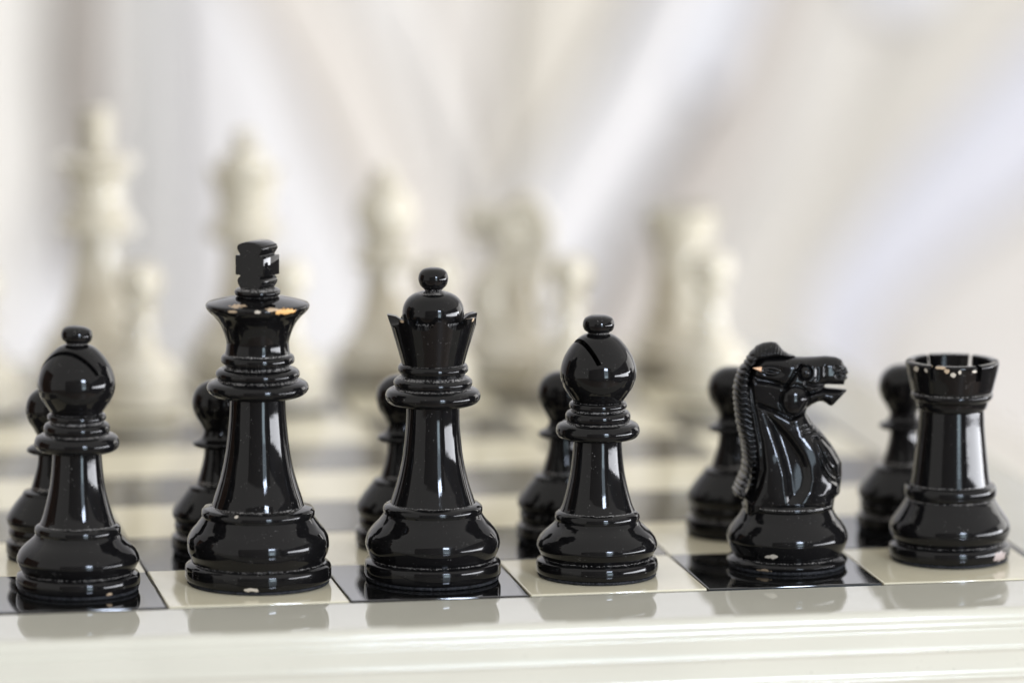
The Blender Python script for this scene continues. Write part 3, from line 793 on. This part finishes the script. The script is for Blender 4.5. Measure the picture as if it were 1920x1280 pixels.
# the rest of the room, out of the picture but mirrored in the lacquer
M_WW = plain("window_wall_shade", (0.20, 0.19, 0.18), 0.7, 1.4, 0.03, 3)  # dark colour holds the shade of a backlit wall
link("window_wall", box('window_wall', 36, 39, -62, 34, -16.7, 14), M_WW, None, "structure")
link("back_wall", box('back_wall', -50, 36, -62, -59, -16.7, 26), plain("back_wall_paint", (0.34, 0.33, 0.315), 0.7, 1.4, 0.03, 3), None, "structure")
M_WALL = plain("painted_wall", (0.80, 0.79, 0.80), 0.8, 1.4, 0.01, 5)
WY = 30.0
link("wall", box('wall', -90, 90, WY+1.5, WY+4.5, -16.7, 40), M_WALL, None, "structure")

CLOTH = {}
def cloth(col):
    if col not in CLOTH: CLOTH[col] = plain("curtain_cloth_%d" % len(CLOTH), col, 0.9, 1.3, 0.015, 150, 0.3, 0.1, 2500)
    return CLOTH[col]
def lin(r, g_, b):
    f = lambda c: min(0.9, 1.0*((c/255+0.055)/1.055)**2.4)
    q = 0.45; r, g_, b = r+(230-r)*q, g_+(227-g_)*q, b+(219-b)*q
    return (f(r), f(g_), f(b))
def cabinet():
    cb = empty("cabinet", (-1.75, 0.55, -16.7*S)); tag(cb, "dark brown wooden cabinet standing to the left of the table", "cabinet")
    mw = plain("brown_wood", (0.13, 0.065, 0.035), 0.35, 1.45, 0.3, 6)
    link("carcass", box('carcass', -9, 0, -13, 18, 0.0, 34), mw, cb)
    for y0 in (-12.4, -2.2, 8.0):
        d_ = link("door", box('cabinet_door', 0.05, 0.55, y0, y0+9.6, 0.8, 33.2, 0.12), mw, cb)
        link("knob", lathe('cabinet_knob', [(0,0,'s'),(0.18,0,'s'),(0.12,0.3),(0.3,0.55),(0.22,0.8),(0,0.86,'s')], 24), M_GROOVE, d_)
        d_.children[0].location = (0.55*S, (y0+8.7)*S, 18*S); d_.children[0].rotation_euler = (0, R(90), 0)
cabinet()
curtain = empty("curtain", at(960, 300, WY)*1.0)
curtain.location = Vector((0.3, WY*S, -16.7*S))
tag(curtain, "pale draped curtain in soft diagonal folds behind the chessboard", "curtain")
def sampler(pts):
    vs = [p[1] for p in pts]; us = [p[0] for p in pts]
    def f(v):
        if v <= vs[0]: k = 0
        elif v >= vs[-1]: k = len(vs)-2
        else: k = max(i for i in range(len(vs)-1) if vs[i] <= v)
        t = (v-vs[k])/(vs[k+1]-vs[k]); return us[k] + (us[k+1]-us[k])*t
    return f
def fold(Lp, Rp, v0, v1, y, depth, col, gain=1.0, name="fold"):
    """one hanging fold: cloth between two seam lines, bellied towards the room"""
    fl_, fr_ = sampler(Lp), sampler(Rp); V = []; F = []; nu, nv = 14, 40
    for j in range(nv+1):
        v = v0 + (v1-v0)*j/nv
        for i in range(nu+1):
            t = i/nu; u = fl_(v) + (fr_(v)-fl_(v))*t
            b = 0.5*depth*math.sin(math.pi*t)**0.8 + 0.06*depth*math.sin(5*t*math.pi + v*0.01)
            p = at(u, v, WY + (y-WY)*0.55); p.y -= b*S
            V.append(tuple(p - curtain.location))
    n1 = nu+1
    for j in range(nv):
        for i in range(nu):
            F.append((j*n1+i, (j+1)*n1+i, (j+1)*n1+i+1, j*n1+i+1))
    me = mesh('fold', V, F, 80)
    o = link(name, me, cloth(tuple(min(0.9, c*gain) for c in lin(*col))), curtain)
    md = o.modifiers.new("thick", 'SOLIDIFY'); md.thickness = 0.0012; md.offset = 1
    return o
G = 1.0
V0, V1 = -900, 1500
def vert(u0, u1): return [(u0, V0), (u0, V1)], [(u1, V0), (u1, V1)]
# back layer of cloth, nearly flat
L_, R_ = vert(-1500, 3400); fold(L_, R_, V0, V1, WY+1.2, 0.3, (236, 236, 240), name="backing_cloth")
# left: warm white fold, taupe strap, cool white fold
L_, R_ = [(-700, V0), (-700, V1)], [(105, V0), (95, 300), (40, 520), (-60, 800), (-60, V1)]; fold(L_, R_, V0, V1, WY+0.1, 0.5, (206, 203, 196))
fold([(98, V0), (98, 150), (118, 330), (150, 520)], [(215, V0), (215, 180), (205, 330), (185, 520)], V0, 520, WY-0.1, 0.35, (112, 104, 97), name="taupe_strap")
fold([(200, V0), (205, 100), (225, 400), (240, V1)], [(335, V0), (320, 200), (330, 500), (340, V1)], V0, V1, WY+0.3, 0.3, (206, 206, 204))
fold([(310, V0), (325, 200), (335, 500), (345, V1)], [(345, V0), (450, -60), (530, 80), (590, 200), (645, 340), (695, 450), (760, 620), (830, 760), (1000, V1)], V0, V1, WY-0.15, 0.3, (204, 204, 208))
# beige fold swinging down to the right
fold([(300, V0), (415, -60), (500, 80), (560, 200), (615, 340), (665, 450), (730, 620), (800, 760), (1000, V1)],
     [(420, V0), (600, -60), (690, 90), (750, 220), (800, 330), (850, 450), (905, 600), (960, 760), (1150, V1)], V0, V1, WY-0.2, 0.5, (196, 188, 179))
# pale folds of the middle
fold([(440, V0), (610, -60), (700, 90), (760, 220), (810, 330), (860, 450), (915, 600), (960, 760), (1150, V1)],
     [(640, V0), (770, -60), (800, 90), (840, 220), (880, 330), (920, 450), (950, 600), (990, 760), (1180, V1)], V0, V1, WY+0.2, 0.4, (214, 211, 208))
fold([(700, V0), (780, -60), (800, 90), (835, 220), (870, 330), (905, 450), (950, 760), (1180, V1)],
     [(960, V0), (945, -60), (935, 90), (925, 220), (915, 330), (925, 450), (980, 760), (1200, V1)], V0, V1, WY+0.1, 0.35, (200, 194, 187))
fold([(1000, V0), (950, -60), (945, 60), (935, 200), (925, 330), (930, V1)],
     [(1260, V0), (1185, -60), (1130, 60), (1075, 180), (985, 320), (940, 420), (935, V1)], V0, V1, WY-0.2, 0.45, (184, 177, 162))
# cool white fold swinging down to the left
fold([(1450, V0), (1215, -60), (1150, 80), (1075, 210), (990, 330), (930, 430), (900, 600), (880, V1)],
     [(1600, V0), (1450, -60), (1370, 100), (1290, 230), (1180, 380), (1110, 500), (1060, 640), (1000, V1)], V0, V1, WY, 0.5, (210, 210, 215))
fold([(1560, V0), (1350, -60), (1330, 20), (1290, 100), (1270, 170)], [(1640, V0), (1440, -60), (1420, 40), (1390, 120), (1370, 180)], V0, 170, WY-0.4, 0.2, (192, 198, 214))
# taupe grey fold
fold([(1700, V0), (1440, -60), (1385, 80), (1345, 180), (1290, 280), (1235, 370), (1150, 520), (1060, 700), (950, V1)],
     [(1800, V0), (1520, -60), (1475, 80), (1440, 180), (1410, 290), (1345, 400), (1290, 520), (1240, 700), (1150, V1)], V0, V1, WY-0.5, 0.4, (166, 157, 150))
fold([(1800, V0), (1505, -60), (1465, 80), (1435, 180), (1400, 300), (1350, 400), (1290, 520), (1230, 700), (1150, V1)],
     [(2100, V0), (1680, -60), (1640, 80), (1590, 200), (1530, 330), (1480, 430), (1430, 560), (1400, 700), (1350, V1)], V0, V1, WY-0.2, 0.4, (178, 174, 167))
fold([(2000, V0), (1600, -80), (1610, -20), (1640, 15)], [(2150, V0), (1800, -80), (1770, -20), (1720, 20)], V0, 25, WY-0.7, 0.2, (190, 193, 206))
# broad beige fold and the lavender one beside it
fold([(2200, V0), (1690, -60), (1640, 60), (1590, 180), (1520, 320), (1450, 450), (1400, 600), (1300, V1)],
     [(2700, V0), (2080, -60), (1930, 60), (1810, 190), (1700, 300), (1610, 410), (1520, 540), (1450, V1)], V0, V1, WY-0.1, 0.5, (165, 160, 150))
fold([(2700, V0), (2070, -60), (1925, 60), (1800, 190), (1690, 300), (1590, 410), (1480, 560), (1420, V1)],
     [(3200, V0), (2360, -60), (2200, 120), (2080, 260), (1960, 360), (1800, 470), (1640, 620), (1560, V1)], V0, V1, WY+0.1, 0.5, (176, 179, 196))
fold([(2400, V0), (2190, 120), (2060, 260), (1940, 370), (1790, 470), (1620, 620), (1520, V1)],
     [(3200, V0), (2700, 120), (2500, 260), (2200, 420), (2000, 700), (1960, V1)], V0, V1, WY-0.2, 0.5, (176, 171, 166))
